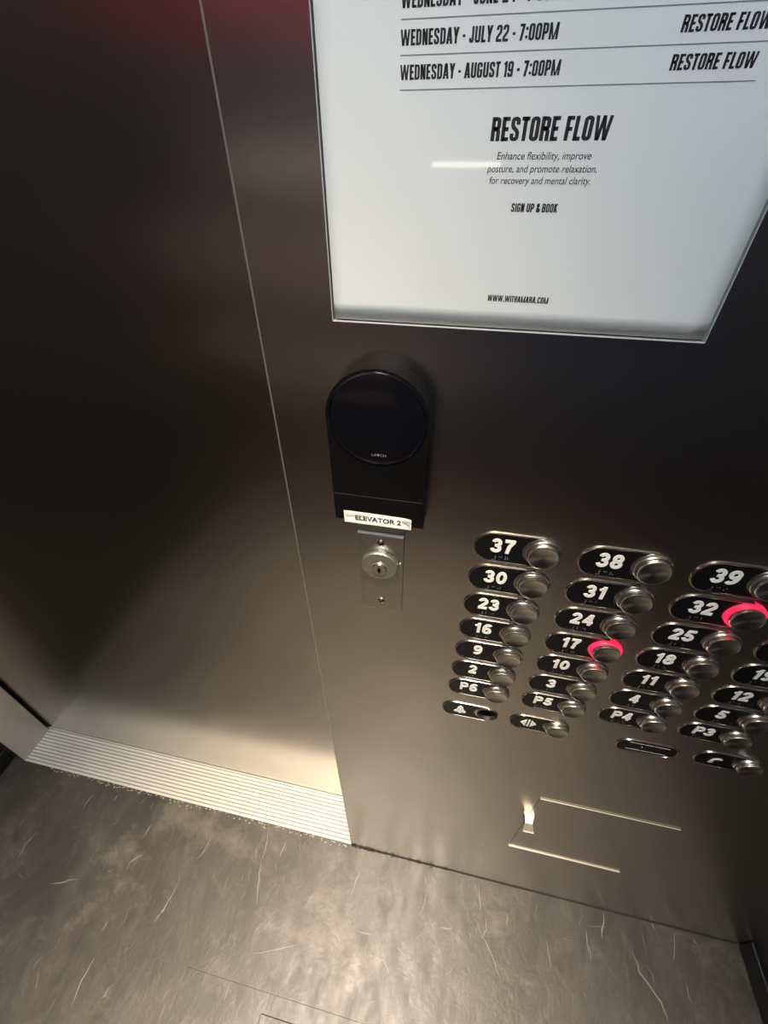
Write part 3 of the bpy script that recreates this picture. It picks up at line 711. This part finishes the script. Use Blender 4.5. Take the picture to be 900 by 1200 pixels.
def small_button(name, x, z, sym, label, symname):
    t = empty(name, (x, D, z), label, 'elevator button')
    mesh_obj('rim', me_rs, t); mesh_obj('number_plate', me_is, t); mesh_obj(symname, sym, t, (0.0235, -0.0008, 0))
    mesh_obj('collar', me_collar, t, (BXO, 0, 0)); mesh_obj('button_cap', me_cap, t, (BXO, 0, 0)); return t
tri = 0.0085
sym = flat_poly([[(-0.0100, 0), (-0.0030, tri), (-0.0030, -tri)], [(-0.0011, tri), (0.0011, tri), (0.0011, -tri), (-0.0011, -tri)], [(0.0100, 0), (0.0030, -tri), (0.0030, tri)]])
small_button('door_open_button', 0.1095, ROWS, sym, 'door open button with white arrows either side of a bar, on the bottom row', 'door_symbol')
ph = []
pp = []
for k in range(13):
    a = math.radians(200 - k * 110 / 12); pp.append((0.0085 * math.cos(a) + 0.003, 0.0085 * math.sin(a) - 0.0035))
inner = [(0.0050 * math.cos(math.radians(200 - k * 110 / 12)) + 0.003, 0.0050 * math.sin(math.radians(200 - k * 110 / 12)) - 0.0035) for k in range(12, -1, -1)]
sym = flat_poly([pp + inner, [(-0.0062, -0.0072), (-0.0030, -0.0086), (-0.0010, -0.0056), (-0.0040, -0.0040)], [(0.0028, 0.0056), (0.0060, 0.0036), (0.0044, 0.0008), (0.0024, 0.0012)]])
small_button('call_button', 0.3330, ROWS, sym, 'call button with a white handset sign at the lower right of the buttons', 'handset_symbol')
# speaker slot
t = empty('indicator_slot', (0.2440, D, H - 0.5760), 'black pill-shaped indicator slot without numeral, below the P4 button', 'indicator')
bm = bmesh.new(); tube(bm, [(x, -0.0006, z) for x, z in pill(0, 0.0715, 0.0145)], 0.0011, 8); link('rim', bm, m_rim, t, True)
bm = bmesh.new(); prism(bm, pill(0.0008, 0.0707, 0.0137), 0.0, -0.0007); link('slot_plate', bm, m_inlay, t)
m_pr = mat('dull_print', (0.42, 0.40, 0.36), 0.4)
for z in (0.0085, -0.0085):
    for xa, xb in ((0.013, 0.030), (0.0315, 0.041), (0.0425, 0.060)):
        boxo('print_line', (xa, xb, -0.0010, -0.0006, z - 0.0005, z + 0.0005), m_pr, t)
bm = bmesh.new(); lathe(bm, [(0.0011, 0.0006), (0.0009, 0.0012), (0, 0.0014)], 12); link('pilot_dot', bm, m_nick, t, True).location = (0.030, 0, 0.0005)

# ------------------------------------------------------------------ access door in the panel
ad = empty('access_door', ((AX0 + AX1) / 2, D, AZ0), 'rectangular steel access door set flush low in the panel, with a small latch', 'access door')
w2 = (AX1 - AX0) / 2; g = 0.0016
m_ridge = mat('brightened_metal', (0.80, 0.74, 0.60), 0.45, 0.6)  # paler than the panel metal, so the door's edges look lit
boxo('top_edge', (-w2 + g * 0.4, w2 - g * 0.4, -0.0016, 0.0, AZ1 - AZ0 - g * 1.6 - 0.0009, AZ1 - AZ0 - g * 1.6), m_ridge, ad, bev=0.0003)
boxo('hinge_edge', (-w2, w2, -0.0024, 0.0, -0.0011, 0.0), m_ridge, ad, bev=0.0004)
boxo('door_leaf', (-w2 + g * 0.35, w2 - g * 0.35, -0.0004, 0.0045, g * 1.6, AZ1 - AZ0 - g * 1.6), m_panel, ad)
m_tab = mat('bright_latch_metal', (0.86, 0.82, 0.68), 0.40, 0.5)
lx = 0.2000 - ad.location.x; lz = H - 0.8935 - AZ0
o = empty('latch', (lx, 0, lz)); o.parent = ad
def slab(name, prof, m, t=0.0012):      # prof: (y, z, half width, x shift) stations joined into a bent tab
    bm = bmesh.new(); rows = []
    for y_, z_, hw, dx in prof: rows.append([bm.verts.new((dx - hw, y_, z_)), bm.verts.new((dx + hw, y_, z_))])
    for a_, c_ in zip(rows, rows[1:]): bm.faces.new((a_[0], a_[1], c_[1], c_[0]))
    bmesh.ops.recalc_face_normals(bm, faces=bm.faces)
    r_ = link(name, bm, m, o); sd = r_.modifiers.new('t', 'SOLIDIFY'); sd.thickness = t; sd.offset = 0
    return r_
slab('thumb_tab', [(0.0, 0.0012, 0.0085, 0.002), (-0.0145, 0.0, 0.0064, 0.0)], m_tab)
slab('thumb_plate', [(-0.0145, 0.0, 0.0064, 0.0), (-0.0215, -0.0170, 0.0092, 0.0026)], m_ridge)
boxo('plate_edge', (-0.0066, 0.0119, -0.0230, -0.0208, -0.0184, -0.0170), m_tab, o, bev=0.0003)
boxo('catch_post', (-0.0058, 0.0060, -0.0125, -0.0006, -0.0120, -0.0016), m_gap, o)
boxo('corner_fleck', (-0.0080, -0.0055, -0.0020, -0.0003, 0.0005, 0.0045), m_tab, o)
bm = bmesh.new(); lathe(bm, [(0.0050, 0.0), (0.0050, 0.0016), (0.0036, 0.0020), (0.0032, 0.0008), (0, 0.0008)], 20)
link('keyhole_ring', bm, m_plate, ad, True).location = (0.2150 - ad.location.x, 0, H - 0.9820 - AZ0)

# stray marks on the panel: a short bright scratch by the corner and a fleck right of the reader
bm = bmesh.new()
sp = [P(-0.1482, -0.1915), P(-0.1462, -0.1985), P(-0.1430, -0.2065)]
tube(bm, [(p.x, D - 0.0001, p.z) for p in sp], 0.00035, 5, closed=False)
link('scratch', bm, m_nick, wf)
